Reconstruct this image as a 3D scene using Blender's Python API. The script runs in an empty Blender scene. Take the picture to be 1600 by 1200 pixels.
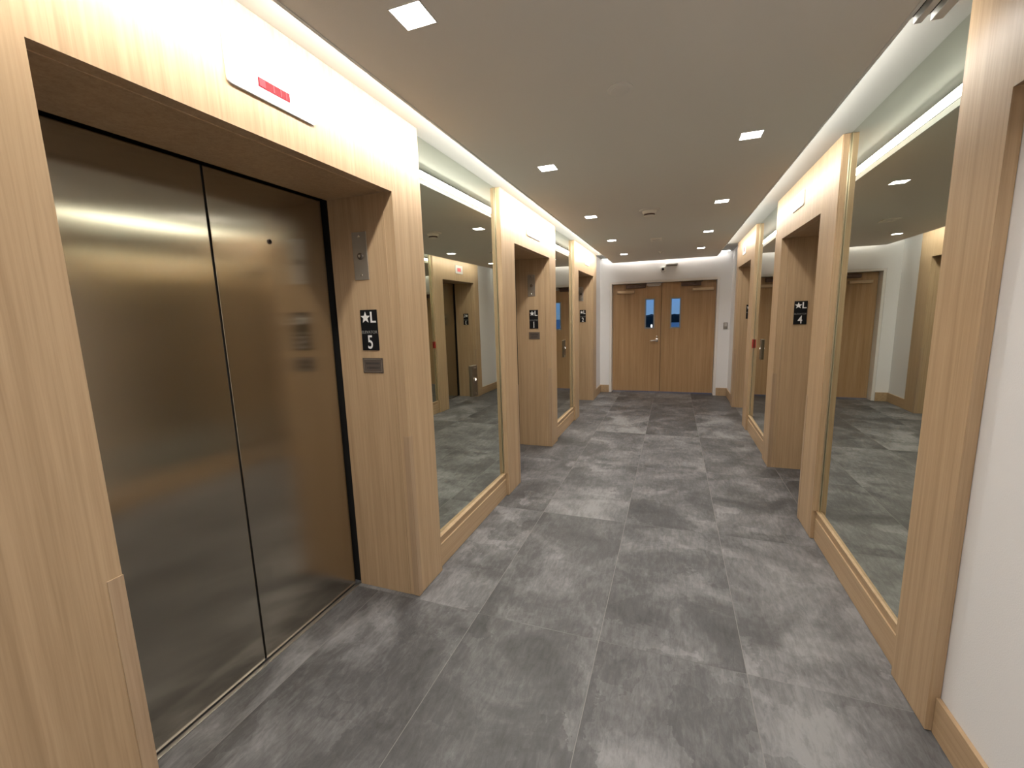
import bpy, bmesh, math, random
from mathutils import Matrix, Vector
random.seed(4)
S = bpy.context.scene
COL = S.collection

# ------------------------------------------------------------------ dimensions (metres)
W = 2.177          # clear width between the wood faces
H = 2.409          # painted ceiling
HS = 2.506         # soffit of the light coves
DL, DR = 0.2205, 0.2223
E = 8.436          # end wall
HO = 2.134         # elevator opening height
DJ = 0.394         # jamb depth
YB = -3.0          # wall behind the camera

# ------------------------------------------------------------------ material helpers
def mat(name):
    m = bpy.data.materials.new(name); m.use_nodes = True
    nt = m.node_tree
    b = nt.nodes['Principled BSDF']
    return m, nt, b

def N(nt, typ, **kw):
    n = nt.nodes.new(typ)
    for k, v in kw.items():
        if k == 'inp':
            for kk, vv in v.items(): n.inputs[kk].default_value = vv
        else: setattr(n, k, v)
    return n

def L(nt, a, b): nt.links.new(a, b)

def ramp(nt, stops):
    r = nt.nodes.new('ShaderNodeValToRGB')
    e = r.color_ramp.elements
    while len(e) < len(stops): e.new(0.5)
    for i, (p, c) in enumerate(stops):
        e[i].position = p
        e[i].color = (c if len(c) == 4 else (*c, 1))
    return r

def plain(name, col, rough=0.5, metal=0.0, spec=0.5, vary=0.0, scale=8, bump=0.0):
    m, nt, b = mat(name)
    b.inputs['Roughness'].default_value = rough
    b.inputs['Metallic'].default_value = metal
    b.inputs['Specular IOR Level'].default_value = spec
    b.inputs['Base Color'].default_value = (*col, 1)
    g = N(nt, 'ShaderNodeNewGeometry')
    n = N(nt, 'ShaderNodeTexNoise', inp={'Scale': scale, 'Detail': 4.0, 'Roughness': 0.6})
    L(nt, g.outputs['Position'], n.inputs['Vector'])
    if vary:
        lo = [c * (1 - vary) for c in col]; hi = [min(1, c * (1 + vary)) for c in col]
        r = ramp(nt, [(0.3, lo), (0.7, hi)])
        L(nt, n.outputs['Fac'], r.inputs['Fac']); L(nt, r.outputs['Color'], b.inputs['Base Color'])
    if bump:
        n2 = N(nt, 'ShaderNodeTexNoise', inp={'Scale': 220.0, 'Detail': 3.0})
        L(nt, g.outputs['Position'], n2.inputs['Vector'])
        bp = N(nt, 'ShaderNodeBump', inp={'Strength': bump, 'Distance': 0.002})
        L(nt, n2.outputs['Fac'], bp.inputs['Height']); L(nt, bp.outputs['Normal'], b.inputs['Normal'])
    return m

def wood(name, c_dark, c_mid, c_light, rough=0.42, horiz=False):
    m, nt, b = mat(name)
    g = N(nt, 'ShaderNodeNewGeometry')
    def streak(sx, sz, det, dist=0.0):
        mp = N(nt, 'ShaderNodeMapping')
        mp.inputs['Scale'].default_value = (sx, sz, sx) if horiz else (sx, sx, sz)
        L(nt, g.outputs['Position'], mp.inputs['Vector'])
        n = N(nt, 'ShaderNodeTexNoise', inp={'Scale': 1.0, 'Detail': det, 'Roughness': 0.62, 'Distortion': dist})
        L(nt, mp.outputs['Vector'], n.inputs['Vector'])
        return n
    a = streak(18, 0.5, 4, 0.3)       # broad boards of colour
    f = streak(150, 3.0, 4)            # fine pores
    k = streak(55, 0.9, 3, 0.5)        # cathedral streaks
    r1 = ramp(nt, [(0.34, c_dark), (0.5, c_mid), (0.66, c_light)])
    L(nt, a.outputs['Fac'], r1.inputs['Fac'])
    r2 = ramp(nt, [(0.35, (0.91, 0.89, 0.87)), (0.6, (1.03, 1.03, 1.03))])
    L(nt, k.outputs['Fac'], r2.inputs['Fac'])
    r3 = ramp(nt, [(0.36, (0.93, 0.91, 0.89)), (0.55, (1.03, 1.03, 1.03))])
    L(nt, f.outputs['Fac'], r3.inputs['Fac'])
    m1 = N(nt, 'ShaderNodeMix', data_type='RGBA', blend_type='MULTIPLY'); m1.inputs[0].default_value = 1.0
    L(nt, r1.outputs['Color'], m1.inputs[6]); L(nt, r2.outputs['Color'], m1.inputs[7])
    m2 = N(nt, 'ShaderNodeMix', data_type='RGBA', blend_type='MULTIPLY'); m2.inputs[0].default_value = 1.0
    L(nt, m1.outputs[2], m2.inputs[6]); L(nt, r3.outputs['Color'], m2.inputs[7])
    L(nt, m2.outputs[2], b.inputs['Base Color'])
    b.inputs['Roughness'].default_value = rough
    b.inputs['Specular IOR Level'].default_value = 0.35
    bp = N(nt, 'ShaderNodeBump', inp={'Strength': 0.06, 'Distance': 0.001})
    L(nt, f.outputs['Fac'], bp.inputs['Height']); L(nt, bp.outputs['Normal'], b.inputs['Normal'])
    return m

def emit(name, col, strength):
    m, nt, b = mat(name)
    b.inputs['Base Color'].default_value = (0.8, 0.8, 0.8, 1)
    b.inputs['Emission Color'].default_value = (*col, 1)
    b.inputs['Emission Strength'].default_value = strength
    return m

def slate_floor():
    m, nt, b = mat('slate_look_tile')
    g = N(nt, 'ShaderNodeNewGeometry')
    # tile grid: columns 0.6225 wide running down the corridor, joints every 1.232
    sh = N(nt, 'ShaderNodeMapping'); sh.inputs['Location'].default_value = (-0.371 + 0.6225 * 4, -1.855 + 1.232 * 4, 0)
    L(nt, g.outputs['Position'], sh.inputs['Vector'])
    br = N(nt, 'ShaderNodeTexBrick', offset=0.0, squash=1.0)
    for k, v in {'Scale': 1.0, 'Mortar Size': 0.0016, 'Mortar Smooth': 0.2, 'Bias': 0.0,
                 'Brick Width': 0.6225, 'Row Height': 1.232}.items(): br.inputs[k].default_value = v
    br.inputs['Color1'].default_value = (0, 0, 0, 1); br.inputs['Color2'].default_value = (1, 1, 1, 1)
    br.inputs['Mortar'].default_value = (0.5, 0.5, 0.5, 1)
    L(nt, sh.outputs['Vector'], br.inputs['Vector'])
    # a different piece of slate print on every tile
    off = N(nt, 'ShaderNodeVectorMath', operation='SCALE'); off.inputs['Scale'].default_value = 7.3
    L(nt, br.outputs['Color'], off.inputs[0])
    pos = N(nt, 'ShaderNodeVectorMath', operation='ADD')
    L(nt, g.outputs['Position'], pos.inputs[0]); L(nt, off.outputs[0], pos.inputs[1])
    def noise(scale, det, rough, dist, sx=1, sy=1):
        mp = N(nt, 'ShaderNodeMapping'); mp.inputs['Scale'].default_value = (sx, sy, 1)
        L(nt, pos.outputs[0], mp.inputs['Vector'])
        n = N(nt, 'ShaderNodeTexNoise', inp={'Scale': scale, 'Detail': det, 'Roughness': rough, 'Distortion': dist})
        L(nt, mp.outputs['Vector'], n.inputs['Vector']); return n
    cloud = noise(2.6, 6, 0.62, 0.6)
    grit = noise(46, 6, 0.72, 0.6, 1.0, 0.26)
    # cleft patches: cells with ragged edges
    wob = noise(9, 4, 0.6, 0)
    wsc = N(nt, 'ShaderNodeVectorMath', operation='SCALE'); wsc.inputs['Scale'].default_value = 0.22
    L(nt, wob.outputs['Color'], wsc.inputs[0])
    vp = N(nt, 'ShaderNodeVectorMath', operation='ADD'); L(nt, pos.outputs[0], vp.inputs[0]); L(nt, wsc.outputs[0], vp.inputs[1])
    vor = N(nt, 'ShaderNodeTexVoronoi', distance='CHEBYCHEV', feature='F1', inp={'Scale': 4.0, 'Randomness': 1.0})
    L(nt, vp.outputs[0], vor.inputs['Vector'])
    sepc = N(nt, 'ShaderNodeSeparateColor'); L(nt, vor.outputs['Color'], sepc.inputs[0])
    def madd(a, k, bsock=None, c=0.0):
        n = N(nt, 'ShaderNodeMath', operation='MULTIPLY_ADD'); L(nt, a, n.inputs[0]); n.inputs[1].default_value = k
        if bsock is not None: L(nt, bsock, n.inputs[2])
        else: n.inputs[2].default_value = c
        return n
    s1 = madd(cloud.outputs['Fac'], 1.0, None, -0.32)
    s2 = madd(grit.outputs['Fac'], 0.52, s1.outputs[0])
    s3 = madd(sepc.outputs[0], 0.13, s2.outputs[0])
    s4 = madd(br.outputs['Color'], 0.19, s3.outputs[0])
    r = ramp(nt, [(0.30, FLOOR_C[0]), (0.52, FLOOR_C[1]), (0.66, FLOOR_C[2]), (0.85, FLOOR_C[3])])
    L(nt, s4.outputs[0], r.inputs['Fac'])
    mx = N(nt, 'ShaderNodeMix', data_type='RGBA'); lx = N(nt, 'ShaderNodeSeparateXYZ'); L(nt, sh.outputs['Vector'], lx.inputs[0])      # long joints read pale, cross joints hardly at all
    ax_ = N(nt, 'ShaderNodeMath', operation='PINGPONG'); ax_.inputs[1].default_value = 0.6225 / 2; L(nt, lx.outputs['X'], ax_.inputs[0])
    lt = N(nt, 'ShaderNodeMath', operation='LESS_THAN'); lt.inputs[1].default_value = 0.004; L(nt, ax_.outputs[0], lt.inputs[0])
    jf = madd(lt.outputs[0], 0.75, None, 0.15)
    jm = N(nt, 'ShaderNodeMath', operation='MULTIPLY'); L(nt, jf.outputs[0], jm.inputs[0]); L(nt, br.outputs['Fac'], jm.inputs[1])
    L(nt, jm.outputs[0], mx.inputs[0])
    L(nt, r.outputs['Color'], mx.inputs[6]); mx.inputs[7].default_value = (0.19, 0.18, 0.17, 1)
    L(nt, mx.outputs[2], b.inputs['Base Color'])
    b.inputs['Roughness'].default_value = 0.46
    b.inputs['Specular IOR Level'].default_value = 0.5
    hb = madd(br.outputs['Fac'], -0.9, s2.outputs[0])
    bp = N(nt, 'ShaderNodeBump', inp={'Strength': 0.6, 'Distance': 0.005})
    L(nt, hb.outputs[0], bp.inputs['Height']); L(nt, bp.outputs['Normal'], b.inputs['Normal'])
    return m

def brushed(name, col, rough, aniso, uv=True, wav=0.0):
    m, nt, b = mat(name)
    b.inputs['Base Color'].default_value = (*col, 1)
    b.inputs['Metallic'].default_value = 1.0
    b.inputs['Roughness'].default_value = rough
    b.inputs['Anisotropic'].default_value = aniso
    if uv:
        t = N(nt, 'ShaderNodeTangent', direction_type='UV_MAP'); t.uv_map = 'UVMap'
        L(nt, t.outputs[0], b.inputs['Tangent'])
    g = N(nt, 'ShaderNodeNewGeometry')
    mp = N(nt, 'ShaderNodeMapping'); mp.inputs['Scale'].default_value = (500, 500, 2.0)
    L(nt, g.outputs['Position'], mp.inputs['Vector'])
    n = N(nt, 'ShaderNodeTexNoise', inp={'Scale': 1.0, 'Detail': 2.0}); L(nt, mp.outputs['Vector'], n.inputs['Vector'])
    n2 = N(nt, 'ShaderNodeTexNoise', inp={'Scale': 2.3, 'Detail': 1.0}); L(nt, g.outputs['Position'], n2.inputs['Vector'])
    b1 = N(nt, 'ShaderNodeBump', inp={'Strength': 0.03, 'Distance': 0.0005}); L(nt, n.outputs['Fac'], b1.inputs['Height'])
    b2 = N(nt, 'ShaderNodeBump', inp={'Strength': wav, 'Distance': 0.01})
    L(nt, n2.outputs['Fac'], b2.inputs['Height']); L(nt, b1.outputs['Normal'], b2.inputs['Normal'])
    L(nt, b2.outputs['Normal'], b.inputs['Normal'])
    return m

FLOOR_C = [(0.030, 0.029, 0.029), (0.066, 0.064, 0.065), (0.115, 0.112, 0.113), (0.21, 0.206, 0.207)]
M = {}
M['wood'] = wood('light_oak_laminate', (0.405, 0.282, 0.167), (0.435, 0.305, 0.183), (0.46, 0.327, 0.199))
M['woodh'] = wood('light_oak_laminate_lengthwise', (0.405, 0.282, 0.167), (0.435, 0.305, 0.183), (0.46, 0.327, 0.199), horiz=True)
M['guard'] = wood('tan_corner_guard_laminate', (0.37, 0.26, 0.165), (0.395, 0.28, 0.18), (0.42, 0.30, 0.195))
M['doorwood'] = wood('oak_veneer_door', (0.345, 0.212, 0.105), (0.385, 0.242, 0.125), (0.42, 0.27, 0.145))
M['floor'] = slate_floor()
M['ceil'] = plain('taupe_ceiling_paint', (0.76, 0.725, 0.665), 0.85, spec=0.2, bump=0.15)
M['white'] = plain('white_wall_paint', (0.765, 0.75, 0.745), 0.8, spec=0.2, bump=0.25)
M['cove'] = plain('white_cove_paint', (0.74, 0.74, 0.72), 0.8, spec=0.2)
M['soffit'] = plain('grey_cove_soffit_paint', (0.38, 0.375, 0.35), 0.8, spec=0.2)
M['frame'] = plain('white_door_frame_paint', (0.74, 0.70, 0.66), 0.45)
M['black'] = plain('black_shadow_gap', (0.012, 0.011, 0.010), 0.8)
M['signblack'] = plain('black_sign_plastic', (0.006, 0.006, 0.007), 0.6, spec=0.2)
M['signwhite'] = plain('white_sign_lettering', (0.80, 0.79, 0.78), 0.5)
M['signgrey'] = plain('grey_sign_lettering', (0.20, 0.20, 0.19), 0.6)
M['steel'] = brushed('brushed_stainless_door', (0.45, 0.415, 0.35), 0.16, 0.95, wav=0.05)
M['plate'] = brushed('satin_stainless_plate', (0.60, 0.57, 0.53), 0.38, 0.0, uv=False)
M['dplate'] = plain('bronze_grey_plaque', (0.16, 0.13, 0.11), 0.5, 0.6)
M['station'] = plain('dark_bronze_plate', (0.20, 0.165, 0.115), 0.35, 1.0)
M['dletter'] = plain('dark_raised_lettering', (0.06, 0.05, 0.045), 0.6)
M['panelwhite'] = plain('indicator_plate_white', (0.80, 0.79, 0.77), 0.4)
M['redseg'] = emit('lit_led_segment', (1.0, 0.16, 0.2), 0.9)
M['redseg'].node_tree.nodes['Principled BSDF'].inputs['Base Color'].default_value = (0.02, 0.002, 0.002, 1)
M['redlit'] = emit('red_led_screen', (1.0, 0.03, 0.06), 0.75)
M['redlit'].node_tree.nodes['Principled BSDF'].inputs['Base Color'].default_value = (0.01, 0.001, 0.001, 1)
for _k in ('redlit', 'redseg'):
    M[_k].node_tree.nodes['Principled BSDF'].inputs['Specular IOR Level'].default_value = 0.1
M['reddim'] = plain('red_screen_filter', (0.50, 0.06, 0.075), 0.35)
M['greyscreen'] = plain('dark_screen_filter', (0.10, 0.08, 0.08), 0.3)
M['red'] = plain('red_enamel', (0.30, 0.016, 0.012), 0.5)
M['gold'] = plain('pale_gold_channel', (0.74, 0.64, 0.45), 0.3, 1.0)
M['chrome'] = plain('polished_chrome', (0.75, 0.72, 0.68), 0.15, 1.0)
M['closer'] = plain('bronze_closer_body', (0.10, 0.055, 0.04), 0.5, 0.2)
M['closerl'] = plain('tan_closer_arm', (0.42, 0.31, 0.20), 0.4, 0.5)
M['lite'] = plain('grey_window_bead', (0.22, 0.24, 0.25), 0.5)
M['litegrey'] = plain('light_grey_housing', (0.52, 0.46, 0.40), 0.45)
M['greyplate'] = plain('grey_reader_plastic', (0.19, 0.17, 0.15), 0.5)
M['whiteplastic'] = plain('white_plastic', (0.80, 0.79, 0.77), 0.4)
M['taupeplastic'] = plain('ceiling_coloured_plastic', (0.74, 0.70, 0.64), 0.6)
M['beigeplastic'] = plain('warm_white_plastic', (0.84, 0.79, 0.70), 0.5)
M['lamp'] = emit('downlight_lens', (1.0, 0.965, 0.92), 22.0)
M['ledL'] = emit('cove_strip_light', (1.0, 0.965, 0.89), 74.0)
M['ledR'] = emit('cove_strip_light_dimmer', (1.0, 0.965, 0.89), 32.0)
M['button'] = emit('lit_call_button', (1.0, 0.9, 0.75), 1.6)
M['hedge'] = plain('dark_hedge_leaves', (0.010, 0.022, 0.022), 0.9, vary=0.5, scale=20)
M['pave'] = plain('pale_outdoor_paving', (0.42, 0.45, 0.47), 0.8, vary=0.08, scale=2)
M['render'] = plain('dark_blue_render', (0.014, 0.030, 0.075), 0.9)
M['grille'] = plain('white_diffuser_enamel', (0.72, 0.70, 0.66), 0.4)

def mirror_mat():
    m, nt, b = mat('tinted_mirror')
    b.inputs['Base Color'].default_value = (0.67, 0.70, 0.625, 1)
    b.inputs['Metallic'].default_value = 1.0
    b.inputs['Roughness'].default_value = 0.0
    n = N(nt, 'ShaderNodeTexNoise', inp={'Scale': 1.2, 'Detail': 0.0})
    g = N(nt, 'ShaderNodeNewGeometry'); L(nt, g.outputs['Position'], n.inputs['Vector'])
    bp = N(nt, 'ShaderNodeBump', inp={'Strength': 0.015, 'Distance': 0.01})
    L(nt, n.outputs['Fac'], bp.inputs['Height']); L(nt, bp.outputs['Normal'], b.inputs['Normal'])
    return m
M['mirror'] = mirror_mat()

def glass_mat():
    m, nt, b = mat('door_lite_glass')
    b.inputs['Base Color'].default_value = (0.92, 0.95, 0.96, 1)
    b.inputs['Roughness'].default_value = 0.0
    b.inputs['IOR'].default_value = 1.1
    b.inputs['Transmission Weight'].default_value = 1.0
    return m
M['glass'] = glass_mat()

# ------------------------------------------------------------------ mesh helpers
def box(bm, x0, x1, y0, y1, z0, z1, bev=0.0):
    x0, x1 = sorted((x0, x1)); y0, y1 = sorted((y0, y1)); z0, z1 = sorted((z0, z1))
    vs = [bm.verts.new((x, y, z)) for x in (x0, x1) for y in (y0, y1) for z in (z0, z1)]
    q = lambda *i: bm.faces.new([vs[k] for k in i])
    fs = [q(0, 1, 3, 2), q(4, 6, 7, 5), q(0, 4, 5, 1), q(2, 3, 7, 6), q(0, 2, 6, 4), q(1, 5, 7, 3)]
    if bev:
        es = list({e for f in fs for e in f.edges})
        bmesh.ops.bevel(bm, geom=es, offset=bev, segments=2, profile=0.5, affect='EDGES')
    return bm

def prism(bm, pts, axis, a0, a1, bev=0.0):
    """extrude a 2-D outline along an axis ('x': pts are (y,z); 'y': pts are (x,z); 'z': pts are (x,y))"""
    def P(p, a):
        return {'x': (a, p[0], p[1]), 'y': (p[0], a, p[1]), 'z': (p[0], p[1], a)}[axis]
    v0 = [bm.verts.new(P(p, a0)) for p in pts]; v1 = [bm.verts.new(P(p, a1)) for p in pts]
    fs = [bm.faces.new(v0), bm.faces.new(v1)]
    n = len(pts)
    for i in range(n):
        fs.append(bm.faces.new((v0[i], v0[(i + 1) % n], v1[(i + 1) % n], v1[i])))
    if bev:
        es = list({e for f in fs for e in f.edges})
        bmesh.ops.bevel(bm, geom=es, offset=bev, segments=2, profile=0.5, affect='EDGES')
    return bm

def ring(bm, prof, c, axis='z', seg=32):
    """lathe: prof = [(radius, height)]"""
    rows = []
    for r, h in prof:
        row = []
        for i in range(seg):
            t = 2 * math.pi * i / seg
            a, b_ = r * math.cos(t), r * math.sin(t)
            p = {'z': (a, b_, h), 'y': (a, h, b_), 'x': (h, a, b_)}[axis]
            row.append(bm.verts.new((c[0] + p[0], c[1] + p[1], c[2] + p[2])))
        rows.append(row)
    for k in range(len(rows) - 1):
        for i in range(seg):
            bm.faces.new((rows[k][i], rows[k][(i + 1) % seg], rows[k + 1][(i + 1) % seg], rows[k + 1][i]))
    bm.faces.new(rows[0]); bm.faces.new(rows[-1])
    return bm

def tube(bm, pts, r, seg=10):
    pts = [Vector(p) for p in pts]
    rows = []
    for i, p in enumerate(pts):
        d = (pts[min(i + 1, len(pts) - 1)] - pts[max(i - 1, 0)]).normalized()
        a = d.orthogonal().normalized(); b_ = d.cross(a)
        rows.append([bm.verts.new(p + r * (math.cos(2 * math.pi * k / seg) * a + math.sin(2 * math.pi * k / seg) * b_)) for k in range(seg)])
    for k in range(len(rows) - 1):
        for i in range(seg):
            bm.faces.new((rows[k][i], rows[k][(i + 1) % seg], rows[k + 1][(i + 1) % seg], rows[k + 1][i]))
    bm.faces.new(rows[0]); bm.faces.new(rows[-1])
    return bm

def obj(name, bm, material, parent=None, label=None, cat=None, group=None, kind=None, uv=None, smooth=False):
    bmesh.ops.recalc_face_normals(bm, faces=bm.faces[:])
    if uv:                               # planar UVs, u along the first axis named
        lay = bm.loops.layers.uv.new('UVMap')
        ix = {'x': 0, 'y': 1, 'z': 2}
        for f in bm.faces:
            for lp in f.loops:
                co = lp.vert.co
                lp[lay].uv = (co[ix[uv[0]]], co[ix[uv[1]]])
    me = bpy.data.meshes.new(name); bm.to_mesh(me); bm.free()
    if smooth:
        for p in me.polygons: p.use_smooth = True
        try: me.set_sharp_from_angle(angle=math.radians(40))
        except Exception: pass
    o = bpy.data.objects.new(name, me); COL.objects.link(o)
    me.materials.append(material)
    if parent:
        o.parent = parent
        o.matrix_parent_inverse = parent.matrix_world.inverted()
    tag(o, label, cat, group, kind)
    return o

def tag(o, label=None, cat=None, group=None, kind=None):
    if label: o['label'] = label
    if cat: o['category'] = cat
    if group: o['group'] = group
    if kind: o['kind'] = kind
    return o

def thing(name, loc, label, cat, group=None, kind=None):
    o = bpy.data.objects.new(name, None); COL.objects.link(o)
    o.location = loc; o.empty_display_size = 0.05
    o.matrix_world = Matrix.Translation(loc)
    return tag(o, label, cat, group, kind)

NB = bmesh.new
def sx(side, d): return -d if side == 'L' else W + d
def sbox(bm, side, d0, d1, y0, y1, z0, z1, bev=0.0): return box(bm, sx(side, d0), sx(side, d1), y0, y1, z0, z1, bev)

def text(name, s, size, loc, material, parent, depth=0.0015, xs=1.0, bold=0.0):
    """raised lettering facing -Y"""
    cu = bpy.data.curves.new(name, 'FONT'); cu.body = s; cu.size = size
    cu.align_x = 'CENTER'; cu.align_y = 'CENTER'; cu.extrude = depth / 2; cu.offset = bold
    tmp = bpy.data.objects.new(name, cu); COL.objects.link(tmp)
    dg = bpy.context.evaluated_depsgraph_get()
    me = bpy.data.meshes.new_from_object(tmp.evaluated_get(dg))
    bpy.data.objects.remove(tmp, do_unlink=True); bpy.data.curves.remove(cu)
    xv = [v.co.x for v in me.vertices]; yv = [v.co.y for v in me.vertices]
    cx, cy = (min(xv) + max(xv)) / 2, (min(yv) + max(yv)) / 2
    for v in me.vertices:
        x, y, z = v.co
        v.co = (loc[0] + (x - cx) * xs, loc[1] - z, loc[2] + (y - cy))
    me.materials.clear(); me.materials.append(material)
    o = bpy.data.objects.new(name, me); COL.objects.link(o)
    o.parent = parent; o.matrix_parent_inverse = parent.matrix_world.inverted()
    return o

# ------------------------------------------------------------------ setting: floor, walls, ceiling
bm = NB(); box(bm, -0.66, W + 0.66, YB - 0.05, 8.70, -0.06, 0.0)
obj('floor', bm, M['floor'], label='dark grey slate-look tile floor of the elevator lobby', cat='floor', kind='structure')

TR = 0.085                     # depth of the lamp trough behind the ceiling edge
bm = NB()
a, b_ = DL + 0.012, W - DR - 0.012
prism(bm, [(a, H), (b_, H), (b_, H + 0.024), (b_ - TR, H + 0.024), (b_ - TR, HS + 0.12), (a + TR, HS + 0.12), (a + TR, H + 0.024), (a, H + 0.024)], 'y', YB, E - 0.085)
obj('ceiling', bm, M['ceil'], label='taupe painted dropped ceiling with square lights', cat='ceiling', kind='structure')
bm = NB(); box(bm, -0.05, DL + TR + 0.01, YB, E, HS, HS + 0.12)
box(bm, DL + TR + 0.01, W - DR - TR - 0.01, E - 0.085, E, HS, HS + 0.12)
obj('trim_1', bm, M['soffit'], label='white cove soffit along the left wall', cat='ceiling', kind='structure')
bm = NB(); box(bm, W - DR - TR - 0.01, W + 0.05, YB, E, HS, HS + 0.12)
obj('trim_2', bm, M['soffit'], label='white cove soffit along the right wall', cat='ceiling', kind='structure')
for nm, x, o, lab in (('trim_3', DL, 1, 'pale edge bead and lamp trough of the ceiling on the left'),
                      ('trim_4', W - DR, -1, 'pale edge bead and lamp trough of the ceiling on the right')):
    bm = NB()
    prism(bm, [(x, H - 0.002), (x + o * 0.0115, H - 0.002), (x + o * 0.0115, H + 0.0245), (x + o * (TR + 0.0115), H + 0.0245),
               (x + o * (TR + 0.0115), HS - 0.0005), (x + o * (TR + 0.004), HS - 0.0005), (x + o * (TR + 0.004), H + 0.030), (x, H + 0.030)], 'y', YB, E - 0.085)
    obj(nm, bm, M['cove'], label=lab, cat='trim', kind='structure')

# portal positions along the corridor: opening start, opening end, face start, face end
PORT = {'L5': ('L', 0.601, 1.8805, 0.335, 2.142), 'L1': ('L', 3.611, 4.742, 3.308, 5.0057), 'L3': ('L', 6.309, 7.552, 6.045, 7.859),
        'R4': ('R', 3.5295, 4.639, 3.2125, 4.908), 'R3': ('R', 6.314, 7.442, 6.036, 7.651)}

def wall(name, segs, lab):
    bm = NB()
    for s in segs: box(bm, *s)
    return obj(name, bm, M['white'], label=lab, cat='wall', kind='structure')
wall('wall_left', [(-0.62, -0.02, YB, 0.330, 0, HS), (-0.62, -0.058, 2.147, 3.303, 0, HS), (-0.62, -0.058, 5.011, 6.040, 0, HS),
                   (-0.62, -0.02, 7.864, E + 0.25, 0, HS), (-0.70, -0.62, YB, E + 0.25, 0, HS + 0.12)],  # outermost slab is unseen, added to stop light leaking behind the entrances
     'white left wall, bare between the last elevator and the end wall')
wall('wall_right', [(W + 0.036, W + 0.62, YB, 2.036, 0, 2.120), (W + 0.036, W + 0.62, YB, 2.036, 2.12, HS),
                    (W + 0.050, W + 0.62, 2.046, 3.207, 0, HS), (W + 0.050, W + 0.62, 4.913, 6.031, 0, HS),
                    (W + 0.034, W + 0.62, 7.656, E + 0.25, 0, HS), (W + 0.62, W + 0.70, YB, E + 0.25, 0, HS + 0.12)],  # last slab is an unseen backing added against light leaks
     'white right wall, its near stretch beside the closest oak post')
bm = NB(); box(bm, -0.62, W + 0.62, YB - 0.1, YB, 0, HS + 0.12)
obj('wall_behind', bm, M['white'], label='white wall behind the viewer', cat='wall', kind='structure')
# end wall with the doorway
DX0, DX1, DZ = 0.155, 2.024, 2.0715
bm = NB()
prism(bm, [(-0.05, 0), (DX0, 0), (DX0, DZ), (DX1, DZ), (DX1, 0), (W + 0.05, 0), (W + 0.05, HS + 0.02), (-0.05, HS + 0.02)], 'y', E, E + 0.24)
obj('wall_end', bm, M['white'], label='white end wall around the double doors', cat='wall', kind='structure')

def baseboard(name, bm, lab):
    return obj(name, bm, M['woodh'], label=lab, cat='baseboard', kind='structure')
def bb(bm, x0, x1, y0, y1): box(bm, x0, x1, y0, y1, 0.0, 0.142, 0.002)
bm = NB(); bb(bm, -0.02, -0.004, 7.866, E - 0.001); bb(bm, -0.004, DX0 - 0.004, E - 0.016, E - 0.0005)
baseboard('baseboard_left', bm, 'oak baseboard in the left corner by the double doors')
bm = NB(); bb(bm, W + 0.018, W + 0.0335, 7.658, E - 0.001); bb(bm, DX1 + 0.004, W + 0.018, E - 0.016, E - 0.0005)
baseboard('baseboard_right', bm, 'oak baseboard in the right corner by the double doors')
bm = NB(); bb(bm, W + 0.020, W + 0.0355, YB + 0.02, 1.778)
baseboard('baseboard_right_near', bm, 'oak baseboard under the white wall at the right edge')
bm = NB(); bb(bm, -0.02, -0.004, YB + 0.02, 0.333)
baseboard('baseboard_left_near', bm, 'oak baseboard on the left, nearer than the big steel doors')

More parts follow.
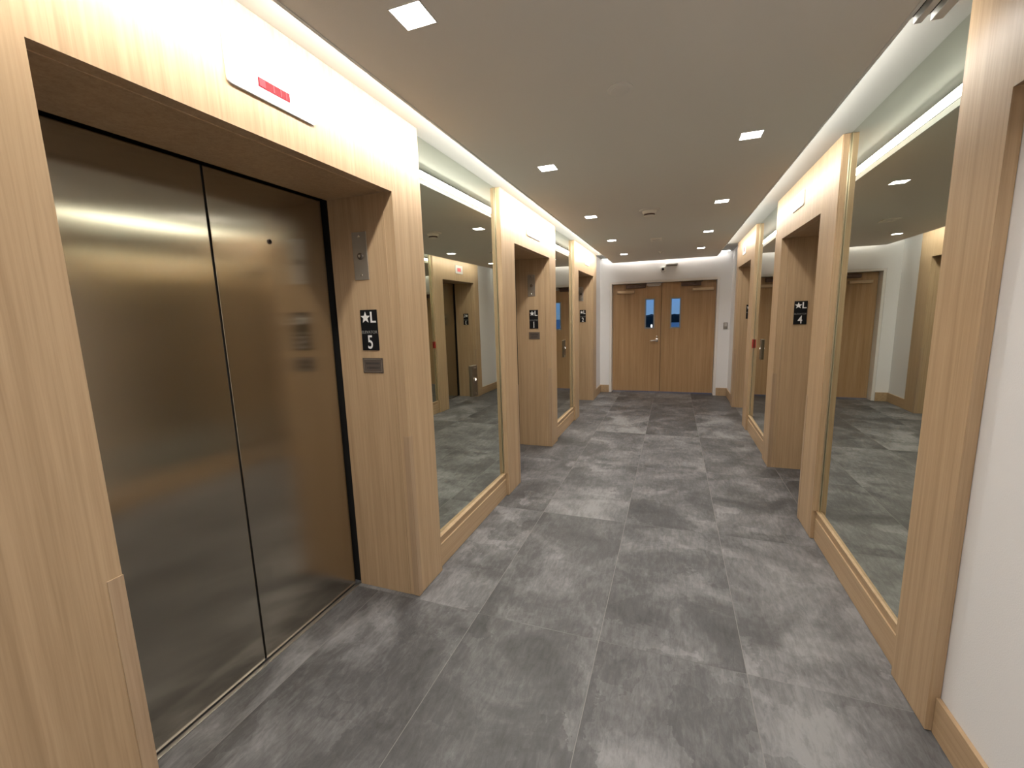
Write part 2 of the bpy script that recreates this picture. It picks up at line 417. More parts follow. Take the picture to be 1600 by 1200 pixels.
# ------------------------------------------------------------------ elevator entrances
def portal(key, label):
    side, n, f, s, e = PORT[key]
    T = thing('elevator_entrance', (sx(side, 0), (n + f) / 2, 0), label, 'elevator entrance', 'elevator entrances of the lobby')
    # face panel: an upside-down U in one sheet
    bm = NB()
    prism(bm, [(s, 0.002), (n, 0.002), (n, HO), (f, HO), (f, 0.002), (e, 0.002), (e, HS), (s, HS)], 'x', sx(side, 0.0), sx(side, 0.055), 0.0025)
    obj('face_panel', bm, M['wood'], T)
    for yj, yo in ((n, n - 0.02), (f, f + 0.02)):
        bm = NB(); sbox(bm, side, 0.056, DJ, yj, yo, 0.002, HO + 0.02)
        obj('jamb', bm, M['wood'], T)
    bm = NB(); sbox(bm, side, 0.056, DJ, n + 0.0005, f - 0.0005, HO, HO + 0.02)
    obj('lintel_lining', bm, M['wood'], T)
    # corner guards to 0.92 m: thin angle pieces on both arrises
    for yj, sg in ((n, -1), (f, 1)):
        bm = NB()
        a, t, wd = yj - sg * 0.002, 0.003, 0.032
        pts = [(sx(side, -0.002), yj - sg * 0.002), (sx(side, -0.002), yj + sg * wd), (sx(side, 0.0), yj + sg * wd),
               (sx(side, 0.0), yj), (sx(side, wd), yj), (sx(side, wd), yj - sg * 0.002)]
        prism(bm, pts, 'z', 0.003, 0.915)
        obj('corner_guard', bm, M['guard'], T, label='tan corner guard strip')
    # pocket behind the jambs, doors and sill
    bm = NB()
    sbox(bm, side, DJ + 0.004, 0.55, n - 0.12, n - 0.022, 0.0005, HO + 0.16)
    sbox(bm, side, DJ + 0.004, 0.55, f + 0.022, f + 0.12, 0.0005, HO + 0.16)
    sbox(bm, side, DJ + 0.004, 0.55, n - 0.12, f + 0.12, HO + 0.022, HO + 0.16)
    sbox(bm, side, 0.555, 0.60, n - 0.12, f + 0.12, 0.0005, HO + 0.16)
    obj('shadow_gap', bm, M['black'], T, label='black gap around the doors')
    mid = {'L5': 1.2565}.get(key, (n + f) / 2)
    lead = DJ + 0.024
    for a, b_ in ((n + 0.004, mid - 0.0045), (mid + 0.0045, f - 0.020)):
        bm = NB(); sbox(bm, side, lead, lead + 0.03, a, b_, 0.012, HO - 0.003, 0.002)
        d = obj('door_panel', bm, M['steel'], T, uv='yz')
        if key == 'L5' and a > 1:
            k = NB(); ring(k, [(0.011, 0.0), (0.011, 0.003), (0.008, 0.004)], (sx(side, lead) , 1.527, 1.885), 'x', 20)
            kh = obj('keyhole_rim', k, M['dplate'], d)
            k = NB(); ring(k, [(0.007, 0.0), (0.007, 0.005)], (sx(side, lead), 1.527, 1.885), 'x', 16)
            obj('keyhole', k, M['black'], d, label='black keyhole')
    bm = NB(); sbox(bm, side, lead + 0.008, lead + 0.028, mid - 0.0043, mid + 0.0043, 0.013, HO - 0.004)  # black strip stands in for the shade of the door seam
    obj('seam_shade', bm, M['black'], T, label='black strip for the shade in the seam between the doors')
    bm = NB(); sbox(bm, side, DJ + 0.002, DJ + 0.022, n + 0.001, f - 0.001, 0.0003, 0.006, 0.001)
    obj('sill', bm, M['plate'], T, label='metal threshold strip')
    return T
portal('L5', 'large oak elevator entrance in the left foreground, with wide brushed steel doors')
portal('L1', 'oak elevator entrance on the left with the black sign reading 1')
portal('L3', 'farthest oak elevator entrance on the left, next to the double doors')
portal('R4', 'oak elevator entrance on the right with the black sign reading 4')
portal('R3', 'farthest oak elevator entrance on the right, next to the double doors')

# closed-up entrance at the right edge: oak post and header round blank white wall
T = thing('doorway_surround', (W, 1.3, 0), 'oak post and header framing blank white wall, right foreground', 'doorway surround')
bm = NB()
prism(bm, [(1.7795, 0.002), (2.0412, 0.002), (2.0412, HS), (0.15, HS), (0.15, 0.002), (0.42, 0.002), (0.42, HO), (1.7795, HO)], 'x', W, W + 0.0345, 0.0025)
obj('face_panel', bm, M['wood'], T)

# ------------------------------------------------------------------ mirrors with their oak bases
def mirror(side, y0, y1, label):
    T = thing('wall_mirror', (sx(side, 0.04), (y0 + y1) / 2, 0), label, 'mirror', 'floor to ceiling lobby mirrors')
    a, b_ = y0 + 0.002, y1 - 0.002
    dm = 0.044 if side == 'L' else 0.036
    # the glass sits a few millimetres out of parallel with the wall
    k = (b_ - a) / 2 * (-0.0078 if side == 'L' else 0.0058)
    de = dm + k
    bm = NB(); prism(bm, [(sx(side, dm - k), a), (sx(side, dm + k), b_), (sx(side, dm + k + 0.004), b_), (sx(side, dm - k + 0.004), a)], 'z', 0.197, HS - 0.002)
    obj('mirror_glass', bm, M['mirror'], T)
    bm = NB(); sbox(bm, side, 0.021, dm + 0.007, a, b_, 0.002, 0.147, 0.002)
    obj('base_panel', bm, M['woodh'], T)
    bm = NB(); sbox(bm, side, 0.028, dm + 0.007, a, b_, 0.1475, 0.183)
    obj('rail', bm, M['woodh'], T)
    bm = NB(); sbox(bm, side, 0.022, dm + 0.004, a, b_, 0.1835, 0.1965, 0.0015)
    obj('bottom_channel', bm, M['wood'], T, label='pale ledge under the glass')
    # return strip at the far edge, gold edge channel against the glass
    bm = NB(); sbox(bm, side, 0.004, de - 0.0008, b_ - 0.006, b_, 0.198, HS - 0.003)
    obj('side_return', bm, M['wood'], T)
    bm = NB(); sbox(bm, side, de - 0.008, de - 0.0009, b_ - 0.013, b_ - 0.0065, 0.198, HS - 0.003, 0.001)
    obj('edge_channel', bm, M['gold'], T, label='thin gold edge channel')
    return T
mirror('L', 2.142, 3.308, 'tall tinted mirror on the left just past the big steel doors')
mirror('L', 5.0057, 6.045, 'narrow looking far mirror on the left, past the sign reading 1')
mirror('R', 2.0412, 3.2125, 'large tinted mirror on the right, nearest the viewer')
mirror('R', 4.908, 6.036, 'far mirror on the right, past the sign reading 4')

# ------------------------------------------------------------------ call stations on the mirrors
def call_station(side, y, label):
    dm = 0.045 if side == 'L' else 0.036
    q = sx(side, dm + 0.0005); o = 1 if side == 'L' else -1
    T = thing('call_station', (q, y, 0.96), label, 'elevator call button', 'call stations mounted on the mirrors')
    bm = NB(); box(bm, q, q + o * 0.016, y - 0.042, y + 0.042, 0.965, 1.185, 0.003)
    obj('plate', bm, M['station'], T)
    for z in (0.985, 1.165):
        bm = NB(); ring(bm, [(0.005, 0), (0.005, 0.003 * o), (0.003, 0.004 * o)], (q + o * 0.016, y, z), 'x', 12)
        obj('screw', bm, M['chrome'], T)
    bm = NB(); ring(bm, [(0.017, 0), (0.017, 0.004 * o), (0.013, 0.005 * o)], (q + o * 0.016, y, 1.085), 'x', 24)
    c = obj('button_ring', bm, M['chrome'], T)
    bm = NB(); ring(bm, [(0.008, 0), (0.008, 0.0065 * o), (0.006, 0.0075 * o)], (q + o * 0.016, y, 1.085), 'x', 20)
    obj('button', bm, M['button'], c, label='lit call button')
call_station('L', 2.785, 'bronze call button plate on the near left mirror')
call_station('L', 5.56, 'bronze call button plate on the far left mirror')
call_station('R', 5.46, 'bronze call button plate on the far right mirror')

# ------------------------------------------------------------------ floor position indicators over the entrances
def indicator(side, y0, y1, z0, z1, dy0, dy1, dz0, dz1, screen, label, segs=()):
    q = sx(side, 0.0); o = 1 if side == 'L' else -1
    T = thing('floor_indicator', (q, (y0 + y1) / 2, z0), label, 'floor indicator', 'floor indicators above the elevators')
    bm = NB()
    r = 0.012; pts = []
    for cy, cz, a0 in ((y1 - r, z1 - r, 0), (y0 + r, z1 - r, 90), (y0 + r, z0 + r, 180), (y1 - r, z0 + r, 270)):
        for k in range(6):
            t = math.radians(a0 + k * 18); pts.append((cy + r * math.cos(t), cz + r * math.sin(t)))
    prism(bm, pts, 'x', q, q + o * 0.008, 0.001)
    obj('plate', bm, M['panelwhite'], T)
    bm = NB(); box(bm, q + o * 0.0075, q + o * 0.0095, dy0, dy1, dz0, dz1)
    sc = obj('screen', bm, screen, T, label='red display window' if screen is not M['greyscreen'] else 'dark display window')
    for a, b_ in segs:
        bm = NB(); box(bm, q + o * 0.009, q + o * 0.0105, a, b_, dz0 + 0.003, dz1 - 0.003)
        obj('lit_segment', bm, M['redseg'], sc)
indicator('L', 1.063, 1.412, 2.250, 2.392, 1.170, 1.295, 2.283, 2.311, M['redlit'],
          'white floor indicator with bright red display over the big steel doors', ((1.174, 1.196), (1.226, 1.231), (1.255, 1.259), (1.277, 1.281)))
indicator('L', 3.962, 4.392, 2.250, 2.392, 4.090, 4.200, 2.283, 2.311, M['reddim'], 'white floor indicator over the left entrance with sign 1')
indicator('L', 6.800, 7.150, 2.255, 2.392, 6.92, 7.03, 2.285, 2.345, M['reddim'], 'small floor indicator over the farthest left entrance')
indicator('R', 3.960, 4.290, 2.280, 2.392, 4.03, 4.14, 2.325, 2.35, M['greyscreen'], 'white floor indicator over the right entrance with sign 4')
indicator('R', 6.76, 7.02, 2.255, 2.392, 6.82, 6.95, 2.29, 2.35, M['reddim'], 'small floor indicator over the farthest right entrance')

# ------------------------------------------------------------------ signs on the far jambs
def star_pts(cx, cz, r):
    return [(cx + (r if k % 2 == 0 else r * 0.42) * math.sin(math.pi * k / 5), cz + (r if k % 2 == 0 else r * 0.42) * math.cos(math.pi * k / 5)) for k in range(10)]

def jamb_sign(xc, y, num, label):
    T = thing('elevator_sign', (xc, y, 1.37), label, 'sign', 'elevator number signs')
    bm = NB(); box(bm, xc - 0.051, xc + 0.051, y - 0.005, y, 1.370, 1.578, 0.001)
    obj('sign_plate', bm, M['signblack'], T)
    bm = NB(); prism(bm, star_pts(xc - 0.019, 1.538, 0.030), 'y', y - 0.0065, y - 0.0045)
    obj('star', bm, M['signwhite'], T)
    text('letter', 'L', 0.078, (xc + 0.028, y - 0.0055, 1.540), M['signwhite'], T, 0.002, 0.95, 0.0012)
    text('small_lettering', 'ELEVATOR', 0.0215, (xc, y - 0.0055, 1.464), M['signgrey'], T, 0.002, 0.95)
    text('numeral', num, 0.098, (xc, y - 0.0055, 1.413), M['signwhite'], T, 0.002, 0.75, 0.0008)

def key_switch(xc, y, label):
    T = thing('key_switch', (xc, y, 1.729), label, 'key switch', 'key switch plates')
    bm = NB(); box(bm, xc - 0.0435, xc + 0.0435, y - 0.004, y, 1.729, 1.963, 0.001)
    obj('plate', bm, M['plate'], T)
    for z in (1.752, 1.942):
        bm = NB(); ring(bm, [(0.006, 0), (0.006, -0.002), (0.004, -0.003)], (xc, y - 0.004, z), 'y', 14)
        obj('screw', bm, M['chrome'], T)
    bm = NB(); ring(bm, [(0.017, 0), (0.017, -0.005), (0.013, -0.009), (0.008, -0.009)], (xc + 0.002, y - 0.004, 1.845), 'y', 24)
    c = obj('lock_collar', bm, M['dplate'], T, smooth=True)
    bm = NB(); ring(bm, [(0.0075, -0.004), (0.0075, -0.0105)], (xc + 0.002, y - 0.004, 1.845), 'y', 16)
    obj('lock_cylinder', bm, M['chrome'], c)

def plaque(xc, y, label):
    T = thing('plaque', (xc, y, 1.25), label, 'plaque', 'bronze plaques under the signs')
    bm = NB(); box(bm, xc - 0.063, xc + 0.063, y - 0.004, y, 1.251, 1.330, 0.001)
    obj('plate', bm, M['dplate'], T)
    bm = NB()
    for (x0, x1, z0, z1) in ((-0.056, 0.056, 1.322, 1.324), (-0.056, 0.056, 1.257, 1.259), (-0.056, -0.054, 1.257, 1.324), (0.054, 0.056, 1.257, 1.324)):
        box(bm, xc + x0, xc + x1, y - 0.0048, y - 0.0035, z0, z1)
    obj('border', bm, M['plate'], T)
    rnd = random.Random(int(y * 100))
    bm = NB()
    for zc, x0, x1 in ((1.302, -0.042, 0.042), (1.278, -0.036, 0.036)):      # two rows of worn raised letters
        x = x0
        while x < x1:
            w = rnd.uniform(0.004, 0.0065)
            box(bm, xc + x, xc + x + w, y - 0.0055, y - 0.0035, zc - 0.0055, zc + 0.0055)
            x += w + (0.006 if rnd.random() < 0.2 else 0.0022)
    obj('worn_lettering', bm, M['dletter'], T)

for key, nums, lab in (('L5', '5', 'near the big steel doors'), ('L1', '1', 'of the second left entrance'), ('L3', '2', 'of the farthest left entrance')):
    y = PORT[key][2] - 0.0005
    jamb_sign(-0.190 if key != 'L3' else -0.180, y, nums, {'L5': 'black sign with star, L and number 5', 'L1': 'black sign with star, L and number 1',
              'L3': 'black elevator sign half hidden in the farthest left entrance'}[key])
    key_switch(-0.211, y, {'L5': 'steel key switch plate beside the big steel doors', 'L1': 'steel key switch plate above the sign reading 1',
              'L3': 'key switch plate half hidden in the farthest left entrance'}[key])
plaque(-0.187, PORT['L5'][2] - 0.0005, 'small bronze plaque under the sign reading 5')
plaque(-0.187, PORT['L1'][2] - 0.0005, 'small bronze plaque under the sign reading 1')
jamb_sign(W + 0.183, PORT['R4'][2] - 0.0005, '4', 'black sign with star, L and number 4')
jamb_sign(W + 0.183, PORT['R3'][2] - 0.0005, '3', 'black elevator sign half hidden in the farthest right entrance')

# small red plate on the edge of the farthest right entrance
T = thing('warning_plate', (W, 5.98, 1.045), 'small red plate at the edge of the far right mirror', 'warning plate')
bm = NB(); box(bm, W + 0.020, W + 0.034, 5.995, 6.0275, 1.045, 1.148, 0.002)
obj('plate', bm, M['red'], T)

# ------------------------------------------------------------------ lights
DOWN_W = 7.0
def downlight(x, y, label):
    T = thing('ceiling_light', (x, y, H), label, 'ceiling light', 'square recessed ceiling lights')
    bm = NB()
    a, t, z0, z1 = 0.049, 0.003, H - 0.004, H - 0.0002
    box(bm, x - a - t, x + a + t, y - a - t, y - a, z0, z1); box(bm, x - a - t, x + a + t, y + a, y + a + t, z0, z1)
    box(bm, x - a - t, x - a, y - a, y + a, z0, z1); box(bm, x + a, x + a + t, y - a, y + a, z0, z1)
    obj('trim_ring', bm, M['taupeplastic'], T)
    bm = NB(); box(bm, x - a, x + a, y - a, y + a, H - 0.0022, H - 0.0002)
    obj('lens', bm, M['lamp'], T, label='lit square lens')
    ld = bpy.data.lights.new('downlight_beam', 'AREA'); ld.shape = 'SQUARE'; ld.size = 2 * a - 0.004
    ld.energy = DOWN_W; ld.color = (1.0, 0.965, 0.92); ld.spread = math.radians(132)
    lo = bpy.data.objects.new('downlight_beam', ld); COL.objects.link(lo)
    lo.parent = T; lo.location = (0, 0, -0.006)
LY = (1.255, 2.735, 4.238, 5.714, 7.154)
for i, y in enumerate(LY):
    downlight(0.541, y, 'square ceiling light, left row, ' + ('cut by the top edge of the photo', 'second from the viewer', 'third from the viewer', 'fourth from the viewer', 'closest to the double doors')[i])
RY = (1.215, 2.695, 4.162, 5.646, 7.074)
for i, y in enumerate(RY):
    downlight(1.634, y, 'square ceiling light, right row, ' + ('above the viewer and out of view', 'largest of its row in view', 'second largest of its row in view', 'third largest of its row in view', 'closest to the double doors')[i])
for x in (0.541, 1.634):
    for y in (-0.25, -1.75):  # unseen lamps carrying on both rows, added for the light they give
        downlight(x, y, 'added square ceiling light behind the viewer, %s row, %s' % ('left' if x < 1 else 'right', 'first back' if y > -1 else 'second back'))

def cove_led(side, y0, y1, m, label):
    e = -(DL if side == 'L' else DR)
    T = thing('cove_light', (sx(side, e), (y0 + y1) / 2, 2.43), label, 'cove light', 'hidden strip lights in the ceiling coves')
    p = lambda d, z: (sx(side, e + d), H + z)
    bm = NB(); prism(bm, [p(0.0, 0.0305), p(0.0060, 0.0305), p(0.0250, 0.0634), p(0.0190, 0.0634)], 'y', y0, y1)
    obj('channel', bm, M['cove'], T)
    bm = NB(); prism(bm, [p(0.0068, 0.0312), p(0.0086, 0.0302), p(0.0276, 0.0631), p(0.0258, 0.0641)], 'y', y0 + 0.004, y1 - 0.004)
    obj('diffuser', bm, m, T, label='glowing strip')
cove_led('L', -1.2, 7.80, M['ledL'], 'bright strip light hidden in the left ceiling cove')
cove_led('R', 1.985, 7.60, M['ledR'], 'strip light hidden in the right ceiling cove')

# slim lamp hidden in the gap between the ceiling and the end wall
T = thing('slot_light', (W / 2, E - 0.02, H + 0.06), 'slim light hidden in the gap between ceiling and end wall', 'slot light')
bm = NB(); box(bm, 0.02, W - 0.02, E - 0.084, E - 0.001, H + 0.082, HS - 0.001)
obj('housing', bm, M['cove'], T)
bm = NB(); box(bm, 0.03, W - 0.03, E - 0.070, E - 0.056, H + 0.078, H + 0.0815)
obj('diffuser', bm, emit('end_slot_strip', (1.0, 0.97, 0.92), 27.0), T, label='glowing strip')

# ------------------------------------------------------------------ ceiling fixtures
T = thing('smoke_detector', (1.062, 4.21, H), 'round smoke detector on the ceiling between the light rows', 'smoke detector')
bm = NB(); ring(bm, [(0.088, 0), (0.088, -0.006), (0.080, -0.012)], (1.062, 4.21, H), 'z', 40); obj('base', bm, M['taupeplastic'], T, smooth=True)
bm = NB(); ring(bm, [(0.062, -0.012), (0.056, -0.034), (0.045, -0.036)], (1.062, 4.21, H), 'z', 36); obj('head', bm, M['beigeplastic'], T, smooth=True)
bm = NB(); ring(bm, [(0.046, -0.0362), (0.046, -0.0498)], (1.062, 4.21, H), 'z', 30)
obj('sensing_chamber', bm, M['closer'], T)
bm = NB(); ring(bm, [(0.05, -0.050), (0.042, -0.056)], (1.062, 4.21, H), 'z', 30); obj('cap', bm, M['beigeplastic'], T, smooth=True)

T = thing('ceiling_cover', (1.060, 1.945, H), 'flat round cover plate on the near ceiling', 'ceiling cover')
bm = NB(); ring(bm, [(0.052, 0), (0.052, -0.003), (0.046, -0.006)], (1.060, 1.945, H), 'z', 40)
obj('rim', bm, M['taupeplastic'], T, smooth=True)
bm = NB(); ring(bm, [(0.040, -0.006), (0.038, -0.008)], (1.060, 1.945, H), 'z', 36)
obj('disc', bm, M['taupeplastic'], T, smooth=True)

T = thing('ceiling_speaker', (1.06, 5.936, H), 'square flush fixture on the ceiling beyond the smoke detector', 'ceiling fixture')
bm = NB()
for (a0, a1, b0, b1) in ((-.07, .07, -.10, -.075), (-.07, .07, .075, .10), (-.07, -.045, -.075, .075), (.045, .07, -.075, .075)):
    box(bm, 1.06 + a0, 1.06 + a1, 5.936 + b0, 5.936 + b1, H - 0.010, H - 0.0003)
obj('frame', bm, M['beigeplastic'], T)
bm = NB(); box(bm, 1.06 - .0445, 1.06 + .0445, 5.936 - .0745, 5.936 + .0745, H - 0.005, H - 0.0003)
obj('panel', bm, M['taupeplastic'], T)

T = thing('sprinkler', (1.075, 7.20, H), 'small fire sprinkler in the ceiling near the double doors', 'sprinkler')
bm = NB(); ring(bm, [(0.036, 0), (0.034, -0.005), (0.012, -0.008), (0.010, -0.024)], (1.075, 7.20, H), 'z', 28); obj('escutcheon', bm, M['beigeplastic'], T, smooth=True)
bm = NB(); ring(bm, [(0.016, -0.026), (0.016, -0.029)], (1.075, 7.20, H), 'z', 20); obj('deflector', bm, M['chrome'], T)
bm = NB(); tube(bm, [(1.068, 7.2, H - 0.02), (1.066, 7.2, H - 0.028)], 0.002, 6); tube(bm, [(1.082, 7.2, H - 0.02), (1.084, 7.2, H - 0.028)], 0.002, 6)
obj('frame_arms', bm, M['chrome'], T)

# slot diffuser in the right cove, nearest the viewer
T = thing('slot_diffuser', (2.03, 1.2, 2.44), 'white linear air diffuser with dark slots at the top right', 'air vent')
bm = NB()
for (x0, x1, z0) in ((1.990, 2.012, 2.425), (2.034, 2.066, 2.425)):
    box(bm, x0, x1, 0.2, 1.945, z0, HS - 0.001, 0.0015)
box(bm, W - DR + 0.001, 2.066, 1.9455, 1.968, 2.455, HS - 0.001, 0.0015)
obj('blades', bm, M['grille'], T)
bm = NB()
for (x0, x1) in ((W - DR + 0.001, 1.9895), (2.0125, 2.0335)): box(bm, x0, x1, 0.2, 1.944, 2.448, HS - 0.001)
obj('slot_void', bm, M['black'], T, label='black slots')

# ------------------------------------------------------------------ double doors at the end
YD = 8.60
T = thing('door_frame', ((DX0 + DX1) / 2, E, 0), 'white steel frame round the double doors', 'door frame', kind='structure')
bm = NB()
g = 0.004
for x0, x1 in ((DX0 + 0.001, DX0 + 0.040), (DX1 - 0.040, DX1 - 0.001)):
    box(bm, x0, x1, E + 0.004, E + 0.235, 0.001, DZ - 0.001, 0.002)
box(bm, DX0 + 0.0405, DX1 - 0.0405, E + 0.004, E + 0.235, DZ - 0.036, DZ - 0.001, 0.002)
obj('frame', bm, M['frame'], T)
XS = 1.072
def leaf(name, x0, x1, wx0, wx1, label, lever):
    T = thing(name, ((x0 + x1) / 2, YD, 0), label, 'door', kind='structure')
    wz0, wz1 = 1.205, 1.752
    bm = NB()
    # leaf with a real opening for the vision lite
    for (a, b_, c, d) in ((x0, wx0, 0.012, 2.034), (wx1, x1, 0.012, 2.034), (wx0, wx1, 0.012, wz0), (wx0, wx1, wz1, 2.034)):
        box(bm, a, b_, YD, YD + 0.044, c, d)
    bmesh.ops.remove_doubles(bm, verts=bm.verts[:], dist=1e-5)
    obj('door_leaf', bm, M['doorwood'], T)
    bm = NB(); t = 0.018
    for (a, b_, c, d) in ((wx0 - 0.004, wx0 + t, wz0 - 0.004, wz1 + 0.004), (wx1 - t, wx1 + 0.004, wz0 - 0.004, wz1 + 0.004),
                          (wx0 + t, wx1 - t, wz0 - 0.004, wz0 + t), (wx0 + t, wx1 - t, wz1 - t, wz1 + 0.004)):
        box(bm, a, b_, YD - 0.008, YD + 0.050, c, d)
    fr = obj('vision_frame', bm, M['lite'], T, label='grey window frame')
    bm = NB(); box(bm, wx0 + t, wx1 - t, YD + 0.019, YD + 0.025, wz0 + t, wz1 - t)
    obj('pane', bm, M['glass'], fr, label='clear pane')
    return T
DL_ = leaf('door_1', DX0 + 0.043, XS - 0.0035, 0.785, 0.955, 'left oak leaf of the double doors, with the lever handle', True)
DR_ = leaf('door_2', XS + 0.0035, DX1 - 0.043, 1.233, 1.408, 'right oak leaf of the double doors, without handle', False)
bm = NB(); box(bm, XS - 0.02, XS + 0.02, YD + 0.046, YD + 0.052, 0.012, 2.03)  # unseen strip added behind the seam to stop outdoor light leaking through
obj('seam_light_block', bm, M['black'], DL_)
# lever handle
hx, hz = 1.005, 0.985
bm = NB(); ring(bm, [(0.032, 0), (0.032, -0.006), (0.026, -0.010)], (hx, YD, hz), 'y', 28); rs = obj('rosette', bm, M['chrome'], DL_, smooth=True)
bm = NB(); tube(bm, [(hx, YD - 0.008, hz), (hx, YD - 0.045, hz), (hx - 0.012, YD - 0.055, hz), (hx - 0.05, YD - 0.056, hz - 0.004), (hx - 0.115, YD - 0.053, hz - 0.010)], 0.0095, 12)
obj('lever_handle', bm, M['chrome'], DL_, smooth=True)
bm = NB(); ring(bm, [(0.016, 0), (0.016, -0.007), (0.011, -0.009)], (hx, YD, hz + 0.065), 'y', 20); obj('lock_cylinder', bm, M['chrome'], DL_, smooth=True)
# closers
def closer(P_, x0, x1, ax0, ax1):
    bm = NB(); box(bm, x0, x1, YD - 0.075, YD - 0.0005, 1.952, 2.012, 0.006)
    c = obj('door_closer', bm, M['closer'], P_, label='dark door closer body')
    bm = NB(); box(bm, ax0, ax1, YD - 0.065, YD - 0.0005, 1.862, 1.912, 0.004)
    obj('closer_cover', bm, M['closerl'], P_, label='tan closer cover')
    bm = NB(); tube(bm, [((x0 + x1) / 2, YD - 0.06, 1.985), (x0 * 0.5 + x1 * 0.5 + 0.05, YD - 0.10, 1.99), (x1 + 0.02, YD - 0.075, 2.02)], 0.008, 8)
    obj('closer_arm', bm, M['closer'], c)
closer(DL_, 0.44, 0.79, 0.281, 0.59)
closer(DR_, 1.40, 1.73, 1.594, 1.94)
T = thing('magnetic_lock', (0.935, YD - 0.03, 1.985), 'pale box above the left door leaf by the seam', 'door lock')
bm = NB(); box(bm, 0.81, 1.058, YD - 0.05, YD - 0.001, 1.984, 2.030, 0.004); obj('housing', bm, M['litegrey'], T)
bm = NB(); box(bm, 0.835, 1.033, YD - 0.046, YD - 0.006, 1.974, 1.9835, 0.002); obj('armature_plate', bm, M['plate'], T)

# things on the end wall
T = thing('security_camera', (1.09, E, 2.246), 'small white round camera with a black eye above the double doors', 'camera')
bm = NB(); ring(bm, [(0.052, -0.0005), (0.052, -0.018), (0.044, -0.03)], (1.09, E, 2.256), 'y', 32); obj('base', bm, M['whiteplastic'], T, smooth=True)
bm = NB(); ring(bm, [(0.043, -0.028), (0.043, -0.045), (0.034, -0.062), (0.024, -0.066)], (1.09, E, 2.252), 'y', 32); h = obj('housing', bm, M['whiteplastic'], T, smooth=True)
bm = NB(); ring(bm, [(0.023, -0.060), (0.022, -0.070), (0.012, -0.076)], (1.09, E, 2.252), 'y', 28); obj('camera_lens', bm, M['signblack'], h, smooth=True)
T = thing('wall_sensor', (1.235, E, 2.305), 'slim white sensor box on the end wall under the ceiling', 'sensor')
bm = NB()
prism(bm, [(E - 0.0005, 2.305), (E - 0.055, 2.318), (E - 0.060, 2.335), (E - 0.045, 2.362), (E - 0.0005, 2.362)], 'x', 1.135, 1.335, 0.003)
obj('housing', bm, M['whiteplastic'], T)
bm = NB(); prism(bm, [(E - 0.010, 2.3055), (E - 0.050, 2.3155), (E - 0.049, 2.3115), (E - 0.010, 2.3015)], 'x', 1.150, 1.320)
obj('sensor_window', bm, M['greyplate'], T)
T = thing('card_reader', (2.142, E, 1.18), 'grey square card reader right of the double doors', 'card reader')
bm = NB(); box(bm, 2.106, 2.172, E - 0.018, E - 0.0005, 1.182, 1.293, 0.004); obj('housing', bm, M['greyplate'], T)
bm = NB(); box(bm, 2.118, 2.160, E - 0.0205, E - 0.0175, 1.225, 1.280, 0.001); obj('face', bm, M['plate'], T)

# ------------------------------------------------------------------ outdoors beyond the doors, seen through the panes
bm = NB(); box(bm, -40, 40, 8.72, 110, -0.10, -0.02)
obj('ground', bm, M['pave'], label='pale paving outside the double doors', cat='ground', kind='structure')
def hedge(name, x0, x1, y0, y1, h, seed, label):
    rnd = random.Random(seed)
    bm = NB()
    nx = max(12, int((x1 - x0) * 3)); nx = min(nx, 90)
    nz = 6
    secs = []
    for i in range(nx + 1):
        x = x0 + (x1 - x0) * i / nx
        hh = h * (1 + rnd.uniform(-0.07, 0.07)); row = []
        for k in range(13):
            t = math.pi * k / 12
            yy = (y0 + y1) / 2 - (y1 - y0) / 2 * math.copysign(abs(math.cos(t)) ** 0.6, math.cos(t)) * (1 + rnd.uniform(-0.08, 0.08))
            zz = -0.02 + hh * abs(math.sin(t)) ** 0.45 * (1 + rnd.uniform(-0.03, 0.03)) if 0 < k < 12 else -0.02
            row.append(bm.verts.new((x + rnd.uniform(-0.03, 0.03), yy, zz)))
        secs.append(row)
    for i in range(nx):
        for k in range(12):
            bm.faces.new((secs[i][k], secs[i][k + 1], secs[i + 1][k + 1], secs[i + 1][k]))
    bm.faces.new(secs[0]); bm.faces.new(secs[-1])
    return obj(name, bm, M['hedge'], label=label, cat='hedge')
hedge('hedge', -14.0, 0.75, 19.0, 20.4, 1.34, 3, 'dark hedge outside, seen through the left door pane')
hedge('hedge', 0.4, 14.0, 60.0, 63.0, 1.02, 5, 'distant dark hedge outside, seen through the right door pane')
T = thing('bollard_light', (0.67, 14.0, -0.02), 'small bright bollard light outside, low in the left door pane', 'bollard')
bm = NB(); ring(bm, [(0.022, -0.02), (0.022, 0.98)], (0.67, 14.0, 0), 'z', 20); obj('post', bm, M['whiteplastic'], T, smooth=True)
bm = NB(); ring(bm, [(0.024, 0.98), (0.024, 1.10), (0.018, 1.12)], (0.67, 14.0, 0), 'z', 20); obj('lamp_head', bm, emit('bollard_lamp', (1, .95, .85), 1.6), T, smooth=True)

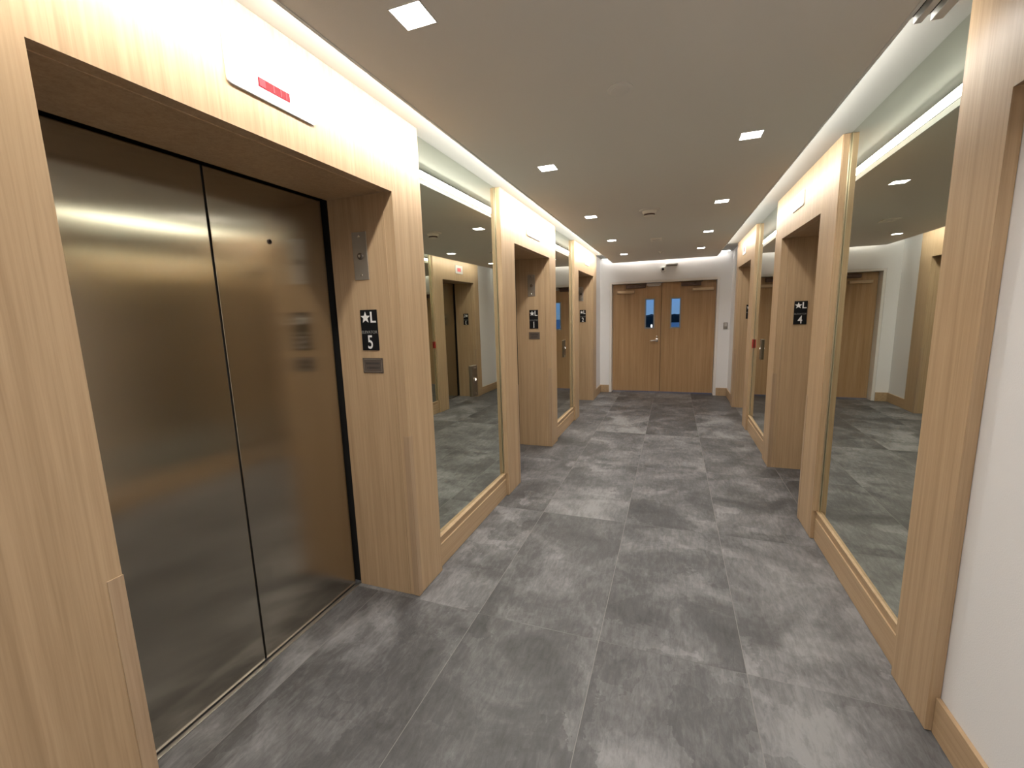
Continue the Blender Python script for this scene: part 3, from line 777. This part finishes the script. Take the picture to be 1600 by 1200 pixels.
# ------------------------------------------------------------------ sky at dusk
w = bpy.data.worlds.new('dusk_sky'); S.world = w; w.use_nodes = True
nt = w.node_tree; bg = nt.nodes['Background']
tc = N(nt, 'ShaderNodeTexCoord'); sp = N(nt, 'ShaderNodeSeparateXYZ'); L(nt, tc.outputs['Generated'], sp.inputs[0])
r = ramp(nt, [(0.0, (0.10, 0.13, 0.17)), (0.49, (0.16, 0.28, 0.45)), (0.53, (0.13, 0.30, 0.66)), (1.0, (0.04, 0.12, 0.34))])
md = N(nt, 'ShaderNodeMath', operation='MULTIPLY_ADD'); md.inputs[1].default_value = 0.5; md.inputs[2].default_value = 0.5
L(nt, sp.outputs['Z'], md.inputs[0]); L(nt, md.outputs[0], r.inputs['Fac']); L(nt, r.outputs['Color'], bg.inputs['Color'])
bg.inputs['Strength'].default_value = 1.0

# ------------------------------------------------------------------ camera
cam = bpy.data.cameras.new('camera'); co = bpy.data.objects.new('camera', cam); COL.objects.link(co)
rv = Vector((0.93877219, 0.34329045, -0.02929931)); uv_ = Vector((-0.02666613, 0.15717885, 0.98721007)); fv = Vector((-0.34350502, 0.92598406, -0.15670936))
mw = Matrix.Identity(4)
for i in range(3):
    mw[i][0] = rv[i]; mw[i][1] = uv_[i]; mw[i][2] = -fv[i]
mw[0][3], mw[1][3], mw[2][3] = 1.28256, 0.0, 1.53051
co.matrix_world = mw
cam.sensor_fit = 'HORIZONTAL'; cam.sensor_width = 36.0
cam.lens = 36.0 * 680.209 / 1600.0
cam.clip_start = 0.02; cam.clip_end = 300
S.camera = co

# ------------------------------------------------------------------ look
vs = S.view_settings
S.display_settings.display_device = 'sRGB'
vs.view_transform = 'Standard'; vs.look = 'None'; vs.gamma = 1.0; vs.use_curve_mapping = False
vs.exposure = 0.0
cy = S.cycles
cy.use_denoising = True
cy.max_bounces = 14; cy.diffuse_bounces = 6; cy.glossy_bounces = 10; cy.transmission_bounces = 8
cy.sample_clamp_indirect = 6.0
cy.caustics_reflective = True; cy.caustics_refractive = False
cy.blur_glossy = 0.5
